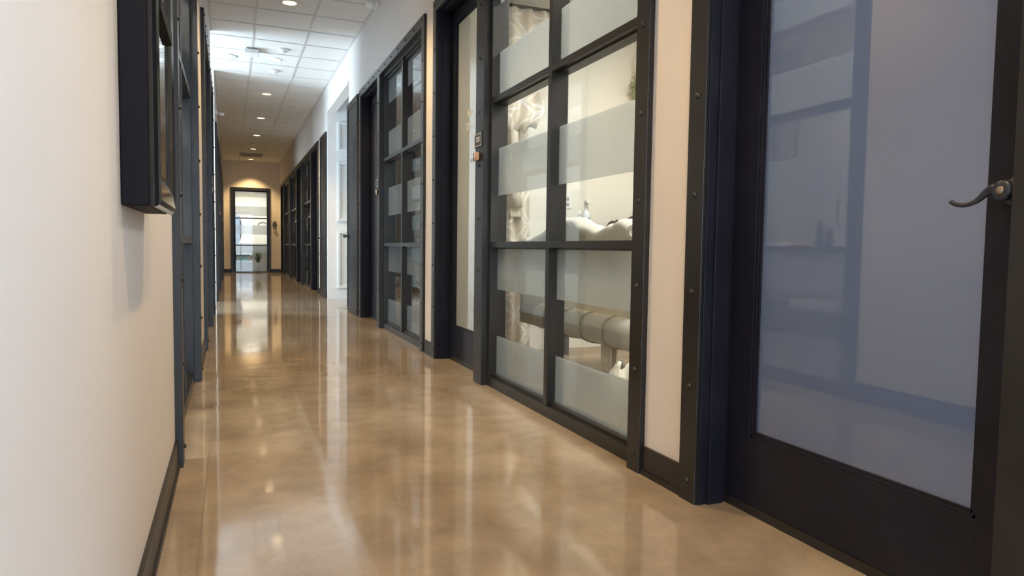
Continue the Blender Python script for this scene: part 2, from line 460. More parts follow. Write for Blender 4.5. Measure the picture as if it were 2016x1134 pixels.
# rear wall behind the camera with a glazed entrance
rw = MB(); rw.box(WL - .12, -.15, YBACK - .12, YBACK, 0, CEIL); rw.box(1.40, WR + .12, YBACK - .12, YBACK, 0, CEIL); rw.box(-.15, 1.40, YBACK - .12, YBACK, 2.95, CEIL)
rw.box(-.15, 1.40, YBACK - .12, YBACK, 0, .08)
struct('wall_rear', rw, M_WALL)
wn = empty('window_1', (.62, YBACK - .06, 0), kind='structure')
f_ = MB()
for x in (-.15, .60, 1.36): f_.box(x, x + .05, YBACK - .09, YBACK - .03, .08, 2.95)
for z in (.08, 2.90): f_.box(-.15, 1.40, YBACK - .09, YBACK - .03, z, z + .05)
f_.build('frame', M_STEEL, wn); MB().box(-.12, 1.38, YBACK - .063, YBACK - .057, .1, 2.92).build('glass', M_CLEAR, wn)

# unseen passage with end window, added behind the camera to let in fill
cw = MB(); cw.box(WR + .12, 3.0, -3.4, -3.3, 0, CEIL); struct('wall_fill_passage_near', cw, M_WALL)
cw = MB(); cw.box(WR + .12, 3.0, -1.32, -1.285, 0, CEIL); struct('wall_fill_passage_far', cw, M_WALL)
cw = MB(); cw.box(WR + .12, 3.1, -3.4, -1.285, CEIL, CEIL + .08); struct('ceiling_fill_passage', cw, M_TILE)
cw = MB(); cw.box(3.0, 3.1, -3.4, -1.285, 0, .42); cw.box(3.0, 3.1, -3.4, -1.285, 2.88, CEIL); cw.box(3.0, 3.1, -3.4, -3.22, .42, 2.88); cw.box(3.0, 3.1, -1.4, -1.285, .42, 2.88)
struct('wall_fill_passage_end', cw, M_WALL)
wn = empty('window_3', (3.05, -2.3, 0), kind='structure')  # added window, stands in front of the passage fill lamp
f_ = MB()
for y in (-3.22, -2.335, -1.45): f_.box(3.02, 3.08, y, y + .05, .42, 2.88)
for z in (.42, 2.83): f_.box(3.02, 3.08, -3.22, -1.4, z, z + .05)
f_.build('frame', M_STEEL, wn); MB().box(3.047, 3.053, -3.2, -1.42, .44, 2.86).build('glass', M_CLEAR, wn)

# cross corridor on the left
cw = MB(); cw.box(-3.6, WL - .12, 8.93, 9.03, 0, CEIL); struct('wall_cross_near', cw, M_WHITE)
cw = MB(); cw.box(-3.6, WL - .12, 11.0, 11.12, 0, CEIL); struct('wall_cross_far', cw, M_WHITE)
cw = MB(); cw.box(-3.7, -3.6, 8.93, 9.12, 0, CEIL); cw.box(-3.7, -3.6, 10.9, 11.12, 0, CEIL); cw.box(-3.7, -3.6, 9.12, 10.9, 2.75, CEIL)
struct('wall_cross_end', cw, M_WHITE)
wn = empty('window_2', (-3.65, 10.0, 0), kind='structure')
f_ = MB()
for y in (9.12, 9.98, 10.85): f_.box(-3.68, -3.62, y, y + .05, 0, 2.75)
for z in (0, 2.70): f_.box(-3.68, -3.62, 9.12, 10.9, z, z + .05)
f_.build('frame', M_STEEL, wn); MB().box(-3.653, -3.647, 9.14, 10.88, .02, 2.72).build('glass', M_CLEAR, wn)

# white panelled alcove on the right
al = MB()
al.box(WR + .12, 3.4, 11.2, 11.3, 0, 3.25); struct('wall_alcove_far', al, M_WHITE)
al = MB(); al.box(WR + .12, 3.4, 9.05, 9.15, 0, 3.25); struct('wall_alcove_near', al, M_WHITE)
al = MB(); al.box(3.4, 3.5, 9.05, 11.3, 0, 3.25); struct('wall_alcove_back', al, M_WHITE)
al = MB(); al.box(WR + .12, 3.5, 9.05, 11.3, 3.25, 3.33); struct('ceiling_alcove', al, M_WHITE)
pn = MB()
for z0, z1 in ((.174, 1.09), (1.253, 2.199), (2.368, 2.825)):
    for x0, x1 in ((1.595, 2.20), (2.36, 2.98)):
        for k, (wd, dp) in enumerate(((.035, .028), (.018, .016))):
            i = .035 * k
            pn.box(x0 + i, x0 + i + wd, 11.2 - dp, 11.201, z0 + i, z1 - i); pn.box(x1 - i - wd, x1 - i, 11.2 - dp, 11.201, z0 + i, z1 - i)
            pn.box(x0 + i + wd, x1 - i - wd, 11.2 - dp, 11.201, z0 + i, z0 + i + wd); pn.box(x0 + i + wd, x1 - i - wd, 11.2 - dp, 11.201, z1 - i - wd, z1 - i)
struct('trim_1', pn, M_WHITE, 'white raised panel moulding on the alcove wall', 'moulding', bevel=.003)
ca = MB(); ca.box(WR - .012, WR + .001, 11.20, 11.235, 0, 3.0); ca.box(WR - .012, WR + .001, 9.15, 11.235, 2.97, 3.005)
struct('trim_2', ca, M_WHITE, 'thin white edging round the tall alcove opening', 'trim')

# ------------------------------------------------------------------ riveted steel casing, window and door builders
def bolt_mesh(axis):
    b = MB(); b.lathe([(.0100, -.001), (.0100, .001), (.0086, .0045), (.0055, .0072), (.002, .0082)], (0, 0, 0), axis, n=12)
    me = bpy.data.meshes.new('bolt_head'); me.from_pydata(b.v, [], b.f); me.update(); me.materials.append(M_BOLT)
    for p in me.polygons: p.use_smooth = True
    return me
BOLT = {1: bolt_mesh('-X'), -1: bolt_mesh('X')}
BZ = (.072, .395, .714, 1.035, 1.36, 1.688, 2.011, 2.333, 2.648)
COUNT = {'window': 3, 'door': 0, 'trim': 2}
def nxt(k): COUNT[k] += 1; return '%s_%d' % (k, COUNT[k])

def lever(parent, x_face, y, z, sgn, ydir, mat_h=None):
    """curved lever handle on a door face; sgn = direction out of the face along X, ydir = where the lever points"""
    h = MB()
    h.lathe([(.034, 0), (.034, .006), (.029, .012), (.016, .014), (.012, .045), (.016, .046), (.016, .060), (.013, .064)], (x_face, y, z), 'X' if sgn > 0 else '-X', n=28)
    xo = x_face + sgn * .053
    pts = [(xo, y, z), (xo, y + ydir * .020, z + .006), (xo, y + ydir * .036, z - .002), (xo, y + ydir * .055, z - .018), (xo, y + ydir * .078, z - .026), (xo, y + ydir * .100, z - .024), (xo, y + ydir * .114, z - .016)]
    sm = []
    for i in range(len(pts) - 1):
        p0, p1, p2, p3 = [Vector(pts[max(0, min(len(pts) - 1, i + k))]) for k in (-1, 0, 1, 2)]
        for t in (0, .25, .5, .75):
            sm.append(.5 * ((2 * p1) + (p2 - p0) * t + (2 * p0 - 5 * p1 + 4 * p2 - p3) * t * t + (3 * p1 - p0 - 3 * p2 + p3) * t ** 3))
    sm.append(Vector(pts[-1])); k = len(sm)
    h.tube(sm, [.0135 - .0085 * min(1, i / (k * .55)) for i in range(k)], 10, flat=(.8, 1.0))
    o = h.build('lever_handle', mat_h or M_HANDLE, parent, smooth=True)
    ax = 'X' if sgn > 0 else '-X'
    MB().lathe([(.0195, .044), (.0215, .048), (.0215, .060), (.019, .064), (.013, .065)], (x_face, y, z), ax, n=28).build('hub', mat_h or M_HANDLE, parent, smooth=True)
    MB().lathe([(.0085, .063), (.0085, .0665), (.007, .068)], (x_face, y, z), ax, n=20).build('lock_cylinder', M_LOCK, parent, smooth=True)
    return o

def module(side, y0, segs, where, glass=M_BANDS, door_glass=M_FROST, detail=True, letters=None, handle_near=True):
    s = side; X0 = XR if s > 0 else XL
    X = lambda d: X0 + s * d
    ytot = sum(wd for _, wd in segs); y1 = y0 + ytot
    tr = empty(nxt('trim'), (X0, y0, 0), 'riveted black steel casing ' + where[0], 'steel casing', 'steel storefront casings', 'structure')
    bolts = []; y = y0; k = 0
    mull = None
    for kind, wd in segs:
        a, b = y, y + wd
        if kind == 'post':
            MB().box(X(0), X(.055), a, b, 0, HT - .0).build('post', M_STEEL, tr, bevel=.0015)
            bolts += [((a + b) / 2, z) for z in BZ]
        elif kind == 'mull':
            mull = (a, b)
            MB().box(X(0), X(.16), a, b, 0, HT - .085).build('mullion', M_STEEL, tr, bevel=.0015)
            bolts += [((a + b) / 2, z) for z in BZ[:-1]]
        y = b
    pw = segs[0][1]; pe = segs[-1][1]
    MB().box(X(0), X(.055), y0 + pw, y1 - pe, HT - .085, HT).build('header', M_STEEL, tr, bevel=.0015)
    n = max(2, round((ytot - .09) / .29))
    bolts += [(y0 + .045 + (ytot - .09) * i / n, 2.648) for i in range(1, n)]
    if detail:
        for by, bz in bolts:
            o = bpy.data.objects.new('bolt', BOLT[s]); COL.objects.link(o); o.parent = tr; o.location = (0, by - y0, bz)
    y = y0
    for kind, wd in segs:
        a, b = y, y + wd; y = b
        if kind == 'win':
            wi = empty(nxt('window'), (X0, a, 0), 'banded frosted glass window in black steel frame ' + where[1], 'window', 'banded corridor windows', 'structure')
            fr = MB(); t = .036
            zt = HT - .085
            fr.box(X(.040), X(.134), a, b, 0, .058); fr.box(X(.062), X(.134), a, b, 0, .075)
            fr.box(X(.040), X(.134), a, b, zt - .035, zt); fr.box(X(.062), X(.134), a, b, zt - .055, zt - .03)
            fr.box(X(.040), X(.134), a, a + t, .058, zt - .035); fr.box(X(.040), X(.134), b - t, b, .058, zt - .035)
            fr.build('frame', M_STEEL, wi, bevel=.001)
            mu = MB(); c = (a + b) / 2
            mu.box(X(.041), X(.134), c - .019, c + .019, .06, zt - .036)
            for z in (.872, 1.737):
                mu.box(X(.040), X(.082), a + t, b - t, z - .017, z + .017)
                mu.box(X(.070), X(.134), a + t, b - t, z - .025, z + .017)
            mu.build('muntin', M_STEEL, wi, bevel=.001)
            MB().box(X(.0885), X(.0925), a + .02, b - .02, .06, zt - .03).build('glass', glass, wi)
        if kind == 'door':
            dr = empty(nxt('door'), (X0, a, 0), 'black door with tall frosted glass pane ' + where[2], 'door', 'frosted glass office doors', 'structure')
            jm = MB()
            zt = HT - .085
            for p, q in ((a, 1), (b, -1)):
                jm.box(X(.012), X(.17), p - q * .004, p + q * .006, 0, zt)
                jm.box(X(.045), X(.108), p, p + q * .016, 0, zt); jm.box(X(.160), X(.20), p, p + q * .03, 0, zt)
            jm.box(X(.012), X(.20), a, b, zt - .006, zt + .004); jm.box(X(.045), X(.108), a, b, zt - .018, zt)
            jm.build('jamb', M_DOOR, dr, bevel=.001)
            g0, g1 = a + .006, b - .006; st = .108
            lf = MB()
            lf.box(X(.122), X(.160), g0, g0 + st, .008, zt - .012); lf.box(X(.122), X(.160), g1 - st, g1, .008, zt - .012)
            lf.box(X(.122), X(.160), g0 + st, g1 - st, .008, .252); lf.box(X(.122), X(.160), g0 + st, g1 - st, zt - .105, zt - .012)
            leaf = lf.build('leaf', M_DOOR, dr, bevel=.001)
            bd = MB(); u0, u1, v0, v1 = g0 + st, g1 - st, .252, zt - .105
            for k2, (dd, ww) in enumerate(((.126, .010), (.131, .018))):
                bd.box(X(dd), X(.145), u0, u0 + ww, v0, v1); bd.box(X(dd), X(.145), u1 - ww, u1, v0, v1)
                bd.box(X(dd), X(.145), u0, u1, v0, v0 + ww); bd.box(X(dd), X(.145), u0, u1, v1 - ww, v1)
            bd.build('glazing_bead', M_DOOR, dr, bevel=.001)
            MB().box(X(.136), X(.142), u0 + .004, u1 - .004, v0 + .004, v1 - .004).build('glass', door_glass, dr)
            MB().box(X(.118), X(.121), g0, g1, .004, .030).build('door_sweep', M_BASE, dr)
            hy = (g0 + st * .48) if handle_near else (g1 - st * .48)
            lever(dr, X(.122), hy, .985, -s, 1 if handle_near else -1)
            if letters:
                for (body, size, yy, zz, sh) in letters:
                    text_mesh(body, size, 'lettering', M_LETTER, dr, (X(.1352), yy, zz), (0, -1, 0), (0, 0, 1), shear=sh)
    return mull

P = .0845
near_room = ('around the nearest doorway at far right', 'nearest at right, beyond the frame edge', 'nearest on the right, with bronze lever')
mul_near = module(1, -1.05, [('post', P), ('win', 1.675), ('mull', .16), ('door', .953), ('post', .0865)], near_room)
mul_203 = module(1, 2.157, [('post', .085), ('win', 1.682), ('mull', .143), ('door', .913), ('post', .080)],
    ('around room 203 with the cream settee', 'showing the cream settee inside', 'marked by the 203 plaque'),
    door_glass=M_FROSTLIT, letters=[('Nar', .080, 4.645, 1.775, .3), ('281.', .078, 4.655, 1.680, 0)])
mul_dark = module(1, 5.322, [('post', .076), ('win', 1.655), ('mull', .130), ('door', .985), ('post', .082)],
    ('around the dim room beyond room 203', 'of the dim room with brown slats inside', 'in the deep dark doorway before the white alcove'))
for i, (y0, ls) in enumerate(((12.44, [('post', .085), ('door', 1.0), ('mull', .14), ('win', 1.63), ('post', .085)]),
                             (15.52, [('post', .085), ('door', 1.0), ('mull', .14), ('win', 1.83), ('post', .085)]),
                             (18.80, [('post', .085), ('win', 1.87), ('mull', .14), ('door', 1.0), ('post', .085)]))):
    wh = ('first', 'second', 'last')[i]
    mm_ = module(1, y0, ls, ('%s on the right beyond the white alcove' % wh, '%s on the right beyond the white alcove' % wh, '%s on the right beyond the white alcove' % wh))
    if i == 0: mul_r4 = mm_
    elif i == 1: mul_r5 = mm_
    else: mul_r6 = mm_
module(-1, 2.822, [('post', .085), ('win', 1.673), ('post', .085)],
       ('beside the black wall cabinet on the left', 'beside the black wall cabinet on the left', ''), glass=M_BANDS)
mul_l2 = module(-1, 5.920, [('post', .085), ('win', 1.665), ('mull', .14), ('door', 1.115), ('post', .085)],
       ('last on the left before the side passage', 'last on the left before the side passage', 'on the left just before the side passage'), handle_near=True)
mul_l = []
for i, (y0, ww) in enumerate(((11.25, 1.89), (14.60, 1.89), (17.95, 2.04))):
    wh = ('first', 'second', 'last')[i]
    mul_l.append(module(-1, y0, [('post', .085), ('win', ww), ('mull', .14), ('door', 1.0), ('post', .085)],
       tuple('%s on the left beyond the side passage' % wh for _ in range(3))))

# ------------------------------------------------------------------ riveted steel doors either side of the alcove
def steel_door(y0, y1, handle_y, label):
    d = empty(nxt('door'), (XR, y0, 0), label, 'steel door', 'riveted steel doors', 'structure')
    MB().box(XR + .004, WR + .01, y0, y1, .005, 2.68).build('panel', M_PLATE, d)
    r = MB()
    r.box(XR - .004, XR + .006, y0, y0 + .075, .005, 2.68); r.box(XR - .004, XR + .006, y1 - .075, y1, .005, 2.68)
    r.box(XR - .004, XR + .006, y0 + .075, y1 - .075, 2.60, 2.68); r.box(XR - .004, XR + .006, y0 + .075, y1 - .075, .005, .085)
    r.build('rim', M_STEEL, d, bevel=.001)
    for z in BZ:
        for yy in (y0 + .037, y1 - .037):
            o = bpy.data.objects.new('bolt', BOLT[1]); COL.objects.link(o); o.parent = d; o.location = (-.004, yy - y0, z)
    o = bpy.data.objects.new('bolt', BOLT[1]); COL.objects.link(o); o.parent = d; o.location = (-.004, (y1 - y0) / 2, 2.64)
    lever(d, XR - .004, handle_y, .985, -1, -1)
steel_door(8.375, 9.14, 9.05, 'riveted black steel door on the near side of the white alcove')
steel_door(11.33, 12.09, 11.9, 'riveted black steel door on the far side of the white alcove')

# ------------------------------------------------------------------ glazed door in the end wall
de = empty(nxt('door'), (.586, YEND, 0), 'glazed black-framed door closing the far end of the corridor', 'door', None, 'structure')
f_ = MB()
f_.box(.014, .10, YEND - .03, YEND + .15, 0, 2.60); f_.box(1.072, 1.157, YEND - .03, YEND + .15, 0, 2.60); f_.box(.10, 1.072, YEND - .03, YEND + .15, 2.515, 2.60)
f_.build('casing', M_STEEL, de, bevel=.002)
f_ = MB()
f_.box(.10, .150, YEND + .0, YEND + .05, .01, 2.515); f_.box(1.052, 1.072, YEND + .0, YEND + .05, .01, 2.515)
f_.box(.15, 1.052, YEND, YEND + .05, 2.475, 2.515); f_.box(.15, 1.052, YEND, YEND + .05, .006, .03)
for z in (.838, 1.668): f_.box(.15, 1.052, YEND, YEND + .05, z - .016, z + .016)
f_.build('leaf', M_DOOR, de)
MB().box(.14, 1.06, YEND + .022, YEND + .028, .02, 2.48).build('glass', M_BANDS, de)

# ------------------------------------------------------------------ rooms beside the corridor
def room(tag, x0, x1, y0, y1, wallm, h=RCEIL, win=None):
    """partition walls and ceiling of one room; the corridor side is closed by the storefront"""
    t = .08; lo, hi = min(x0, x1), max(x0, x1)
    b = MB(); b.box(lo, hi, y0 - t, y0, 0, h); struct('wall_near_' + tag, b, wallm)
    b = MB(); b.box(lo, hi, y1, y1 + t, 0, h); struct('wall_far_' + tag, b, wallm)
    b = MB()
    if abs(x0) < abs(x1): bx0, bx1 = (x1, x1 + t * (1 if x1 > 0 else -1))
    if win:
        a, c, z0, z1 = win
        b.box(bx0, bx1, y0 - t, a, 0, h); b.box(bx0, bx1, c, y1 + t, 0, h); b.box(bx0, bx1, a, c, 0, z0); b.box(bx0, bx1, a, c, z1, h)
    else:
        b.box(bx0, bx1, y0 - t, y1 + t, 0, h)
    struct('wall_back_' + tag, b, wallm)
    b = MB(); b.box(lo - t, hi + t, y0 - t, y1 + t, h, h + .05); struct('ceiling_' + tag, b, M_TILE)
XA, XB = WR + .121, WL - .121
room('front_office', XA, 3.6, -1.2, 1.95, M_ROOMGREY, win=(-.9, 1.5, .55, 2.7))
wn = empty(nxt('window'), (3.64, .3, 0), kind='structure')  # unseen window added to carry the fill for the left wall
f_ = MB()
for y in (-.9, .275, 1.45): f_.box(3.61, 3.67, y, y + .05, .55, 2.7)
for z in (.55, 2.65): f_.box(3.61, 3.67, -.9, 1.5, z, z + .05)
f_.build('frame', M_STEEL, wn); MB().box(3.637, 3.643, -.88, 1.48, .57, 2.68).build('glass', M_CLEAR, wn)
room('settee_room', XA, 4.3, 2.06, 5.17, M_CREAM)
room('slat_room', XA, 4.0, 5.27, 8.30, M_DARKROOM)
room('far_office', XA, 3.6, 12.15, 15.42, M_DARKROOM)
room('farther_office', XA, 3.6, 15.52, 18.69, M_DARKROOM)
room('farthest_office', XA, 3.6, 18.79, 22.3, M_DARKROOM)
room('desk_room', XB, -2.2, 2.70, 5.84, M_ROOMGREY, h=3.1)
room('dim_office', XB, -2.6, 5.94, 8.84, M_ROOMGREY, win=(6.3, 8.5, .45, 2.55))
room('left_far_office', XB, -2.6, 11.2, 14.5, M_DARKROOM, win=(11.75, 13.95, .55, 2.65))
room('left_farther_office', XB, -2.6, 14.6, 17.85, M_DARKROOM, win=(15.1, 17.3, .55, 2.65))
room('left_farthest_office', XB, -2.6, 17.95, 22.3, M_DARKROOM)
for ya, yb in ((6.3, 8.5), (11.75, 13.95), (15.1, 17.3)):
    wn = empty(nxt('window'), (-2.64, ya, 0), kind='structure')
    f_ = MB()
    zd = -.1 if ya < 10 else 0
    for y in (ya, (ya + yb) / 2 - .025, yb - .05): f_.box(-2.67, -2.61, y, y + .05, .55 + zd, 2.65 + zd)
    for z in (.55 + zd, 2.60 + zd): f_.box(-2.67, -2.61, ya, yb, z, z + .05)
    f_.build('frame', M_STEEL, wn); MB().box(-2.643, -2.637, ya + .02, yb - .02, .57 + zd, 2.63 + zd).build('glass', M_CLEAR, wn)
# room behind the end door
b = MB(); b.box(-1.6, 3.0, 25.4, 25.5, 0, RCEIL); struct('wall_end_room_back', b, M_CREAM)
b = MB(); b.box(-1.7, -1.6, YEND + .14, 25.5, 0, RCEIL); struct('wall_end_room_left', b, M_CREAM)
b = MB(); b.box(3.0, 3.1, YEND + .14, 25.5, 0, RCEIL); struct('wall_end_room_right', b, M_CREAM)
b = MB(); b.box(-1.7, 3.1, YEND + .14, 25.5, RCEIL, RCEIL + .05); struct('ceiling_end_room', b, M_TILE)
b = MB(); b.box(XA, 4.3, 2.06, 5.17, 0, .004); struct('floor_settee_room', b, M_PLANK)

def troffer(x, y, power, label, color=(1.0, .95, .87), sx=.6, sy=1.2, RCEIL=RCEIL):
    t = empty('ceiling_light', (x, y, RCEIL), label, 'ceiling light', 'square ceiling lights in the rooms')
    f = MB()
    f.box(x - sx / 2, x + sx / 2, y - sy / 2, y - sy / 2 + .03, RCEIL - .03, RCEIL); f.box(x - sx / 2, x + sx / 2, y + sy / 2 - .03, y + sy / 2, RCEIL - .03, RCEIL)
    f.box(x - sx / 2, x - sx / 2 + .03, y - sy / 2 + .03, y + sy / 2 - .03, RCEIL - .03, RCEIL); f.box(x + sx / 2 - .03, x + sx / 2, y - sy / 2 + .03, y + sy / 2 - .03, RCEIL - .03, RCEIL)
    f.build('frame', M_PLASTICW, t)
    MB().box(x - sx / 2 + .03, x + sx / 2 - .03, y - sy / 2 + .03, y + sy / 2 - .03, RCEIL - .02, RCEIL - .01).build('diffuser', M_TROFFER, t)
    l = area('lamp', (0, 0, -.035), (0, 0, 0), sx - .08, sy - .08, power, color); l.parent = t
troffer(2.45, 3.3, 45, 'ceiling light above the cream settee')
troffer(-1.0, 3.05, 80, 'ceiling light above the counter behind the left window', sx=.6, sy=.4, RCEIL=3.1)
troffer(.6, 24.0, 44, 'ceiling light beyond the glazed end door')
troffer(2.6, .4, 12, 'ceiling light in the nearest right office')
troffer(2.6, 6.6, 13, 'ceiling light in the dim slatted room')

# ------------------------------------------------------------------ corridor downlights
dl = empty('recessed_downlight', (.60, 7.66, CEIL), 'warm round recessed downlight nearest the camera', 'downlight', 'round corridor downlights')
MB().lathe([(.072, .001), (.098, .001), (.098, -.004), (.080, -.010), (.070, -.004)], (.60, 7.66, CEIL), 'Z', n=32, cap=False).build('trim_ring', M_TRIMW, dl, smooth=True)
MB().lathe([(.074, -.001), (.060, -.0035), (.001, -.004)], (.60, 7.66, CEIL), 'Z', n=32).build('lens', M_LENS, dl, smooth=True)
sp = bpy.data.lights.new('spot', 'SPOT'); sp.energy = 124; sp.color = WARM; sp.spot_size = R(100); sp.spot_blend = .6; sp.shadow_soft_size = .05
so = bpy.data.objects.new('lamp', sp); COL.objects.link(so); so.parent = dl; so.location = (0, 0, -.03)
ORD = {10.04: 'second', 12.36: 'third', 14.72: 'fourth', 17.05: 'fifth', 19.5: 'sixth', 21.90: 'seventh'}
for y in (0.55, 2.92, 5.29):
    copy_tree(dl, (.60, y, CEIL), 'warm round recessed downlight above the frame top, over the %s' % {0.55: 'nearest door', 2.92: 'settee window', 5.29: '203 doorway'}[y])
for y, n_ in ORD.items():
    copy_tree(dl, (.59, y, CEIL), 'warm round recessed downlight, %s one seen down the ceiling' % n_ if n_ != 'seventh' else 'warm round recessed downlight closest to the end wall')

# ------------------------------------------------------------------ ceiling fittings
def smoke(x, y, label):
    t = empty('smoke_detector', (x, y, CEIL), label, 'smoke detector', 'smoke detectors on the corridor ceiling')
    MB().lathe([(.068, 0), (.068, .012), (.060, .020), (.050, .022)], (x, y, CEIL - .006), '-Z', n=28).build('base', M_PLASTICW, t, smooth=True)
    MB().lathe([(.042, .015), (.042, .030), (.030, .040), (.010, .044)], (x, y, CEIL - .006), '-Z', n=24).build('sensor', M_PLASTICW, t, smooth=True)
    return t
smoke(.66, 9.48, 'round white smoke detector beside the square access point')
smoke(.615, 10.66, 'round white smoke detector beyond the second downlight')
smoke(.545, 18.45, 'small grey smoke detector far down the dim ceiling')
ap = empty('wireless_access_point', (.28, 9.67, CEIL), 'square white wireless access point hanging below the ceiling', 'access point')
MB().box(.185, .365, 9.55, 9.79, CEIL - .075, CEIL - .022).build('housing', M_PLASTICW, ap, bevel=.008)
MB().box(.215, .335, 9.58, 9.76, CEIL - .024, CEIL - .004).build('mounting_plate', M_PLASTICG, ap)
spk = empty('ceiling_speaker', (0.0, 10.13, CEIL), 'flat round white speaker in the bright ceiling', 'ceiling speaker')
MB().lathe([(.115, 0), (.115, .006), (.105, .010)], (0.0, 10.13, CEIL - .004), '-Z', n=36).build('rim', M_PLASTICW, spk, smooth=True)
MB().lathe([(.104, .006), (.001, .009)], (0.0, 10.13, CEIL - .004), '-Z', n=36).build('grille', M_TILE, spk, smooth=True)
ve = empty('ceiling_vent', (.56, 20.75, CEIL), 'rectangular air vent in the ceiling near the end wall', 'air vent')
v_ = MB(); v_.box(.26, .86, 20.45, 20.50, CEIL - .03, CEIL - .004); v_.box(.26, .86, 21.00, 21.05, CEIL - .03, CEIL - .004); v_.box(.26, .31, 20.5, 21.0, CEIL - .03, CEIL - .004); v_.box(.81, .86, 20.5, 21.0, CEIL - .03, CEIL - .004)
v_.build('frame', M_PLASTICG, ve)
v_ = MB()
for i in range(6): v_.box(.31, .81, 20.54 + i * .08, 20.56 + i * .08, CEIL - .028, CEIL - .006)
v_.build('louvre', M_PLASTICG, ve)
def emergency(x, y, z, s, label):
    t = empty('emergency_light', (x, y, z), label, 'emergency light', 'white emergency lights high on the walls')
    MB().box(x, x + s * .03, y - .05, y + .05, z - .03, z + .045).build('housing', M_PLASTICW, t, bevel=.006)
    MB().tube([(x + s * .02, y, z), (x + s * .055, y - .02, z - .01)], .012, 10).build('neck', M_PLASTICW, t, smooth=True)
    MB().lathe([(.030, -.03), (.042, .0), (.042, .012), (.034, .014)], (x + s * .085, y - .03, z - .015), 'Z', n=20).build('lamp_head', M_PLASTICW, t, smooth=True)
emergency(WL, 12.4, 3.02, 1, 'small white wall lamp high on the left wall')
emergency(WR, 7.28, 3.37, -1, 'small white wall lamp high on the right wall')

# ------------------------------------------------------------------ room signs and card holders
def room_sign(y, z0, z1, side, number, label, x_face=None, w_=.135):
    s = side; X0 = XR if s > 0 else XL
    t = empty('room_sign', (X0, y, z0), label, 'room sign', 'black room number plaques')
    MB().box(X0, X0 - s * .006, y - w_ / 2, y + w_ / 2, z0, z1).build('plate', M_SIGN, t, bevel=.001)
    f = MB(); i = .006; xa, xb = X0 - s * .0055, X0 - s * .0072
    a, b = y - w_ / 2 + i, y + w_ / 2 - i; c, d = z0 + i, z1 - i; t_ = .0035
    f.box(xa, xb, a, b, c, c + t_); f.box(xa, xb, a, b, d - t_, d); f.box(xa, xb, a, a + t_, c, d); f.box(xa, xb, b - t_, b, c, d)
    f.build('border', M_SIGNW, t)
    if number:
        text_mesh(number, .046, 'number', M_SIGNW, t, (X0 - s * .0064, y, (z0 + z1) / 2 - .012), (0, -1, 0) if s > 0 else (0, 1, 0), (0, 0, 1), align='CENTER')
    return t
def card_holder(y, z, side, label, place, cards=3):
    s = side; X0 = XR if s > 0 else XL
    t = empty('card_holder', (X0, y, z), label, 'card holder', 'clear card holders on the steel posts')
    h = MB(); h.box(X0 - s * .001, X0 - s * .003, y - .055, y + .055, z, z + .06); h.box(X0 - s * .003, X0 - s * .028, y - .055, y + .055, z, z + .003); h.box(X0 - s * .026, X0 - s * .028, y - .055, y + .055, z, z + .022)
    h.build('tray', M_CLEAR, t)
    ms = (M_CARD, M_CARDP, M_CARDT, M_CARDG)
    nm = ('white', 'pink', 'tan', 'dark')
    for i in range(cards):
        yy = y + .036 - i * .034 if cards > 2 else y + .02 - i * .04
        c = MB(); c.box(X0 - s * (.006 + .005 * i), X0 - s * (.008 + .005 * i), yy - .020, yy + .020, z + .004, z + .062 - .004 * i)
        o = c.build('business_card', ms[(i + (3 if cards > 3 else 0)) % 4], loc=(X0, yy, z))
        prop(o, '%s business card in the holder %s' % (nm[(i + (3 if cards > 3 else 0)) % 4], place), 'business card', 'business cards in the post holders')
def mid(m): return (m[0] + m[1]) / 2
room_sign(4.005, 1.472, 1.560, 1, '203', 'black plaque reading 203 with a white border')
card_holder(4.03, 1.385, 1, 'clear card holder on the post below the 203 plaque', 'below the 203 plaque', 4)
room_sign(7.13, 1.468, 1.556, 1, None, 'small black plaque on the post of the dim slatted room')
card_holder(7.15, 1.385, 1, 'clear card holder on the post of the dim slatted room', 'by the dim slatted room', 3)
for mm_, sd, wh in ((mul_r4, 1, 'first right post beyond the alcove'), (mul_r5, 1, 'second right post beyond the alcove'), (mul_r6, 1, 'last right post before the end wall'),
                    (mul_l2, -1, 'left post before the side passage'), (mul_l[0], -1, 'first left post beyond the side passage'), (mul_l[1], -1, 'second left post beyond the side passage')):
    room_sign(mid(mm_), 1.468, 1.556, sd, None, 'small black plaque on the ' + wh)
    card_holder(mid(mm_), 1.385, sd, 'clear card holder on the ' + wh, 'on the ' + wh, 2)
# stack of plaques on the end wall
es = empty('directory_sign', (1.283, YEND, 1.24), 'stack of small plaques beside the glazed end door', 'sign')
MB().box(1.235, 1.33, YEND - .012, YEND, 1.555, 1.58).build('strip', M_SIGN, es)
MB().box(1.225, 1.34, YEND - .014, YEND, 1.42, 1.53).build('plaque', M_SIGN, es)
MB().box(1.252, 1.312, YEND - .0155, YEND - .0135, 1.46, 1.49).build('inset', M_PLASTICG, es)
MB().box(1.24, 1.33, YEND - .012, YEND, 1.355, 1.38).build('strip', M_SIGN, es)
MB().lathe([(.048, 0), (.048, .02), (.03, .03)], (1.30, YEND - .031, 1.285), 'Y', n=20).build('badge', M_PLASTICG, es, smooth=True)

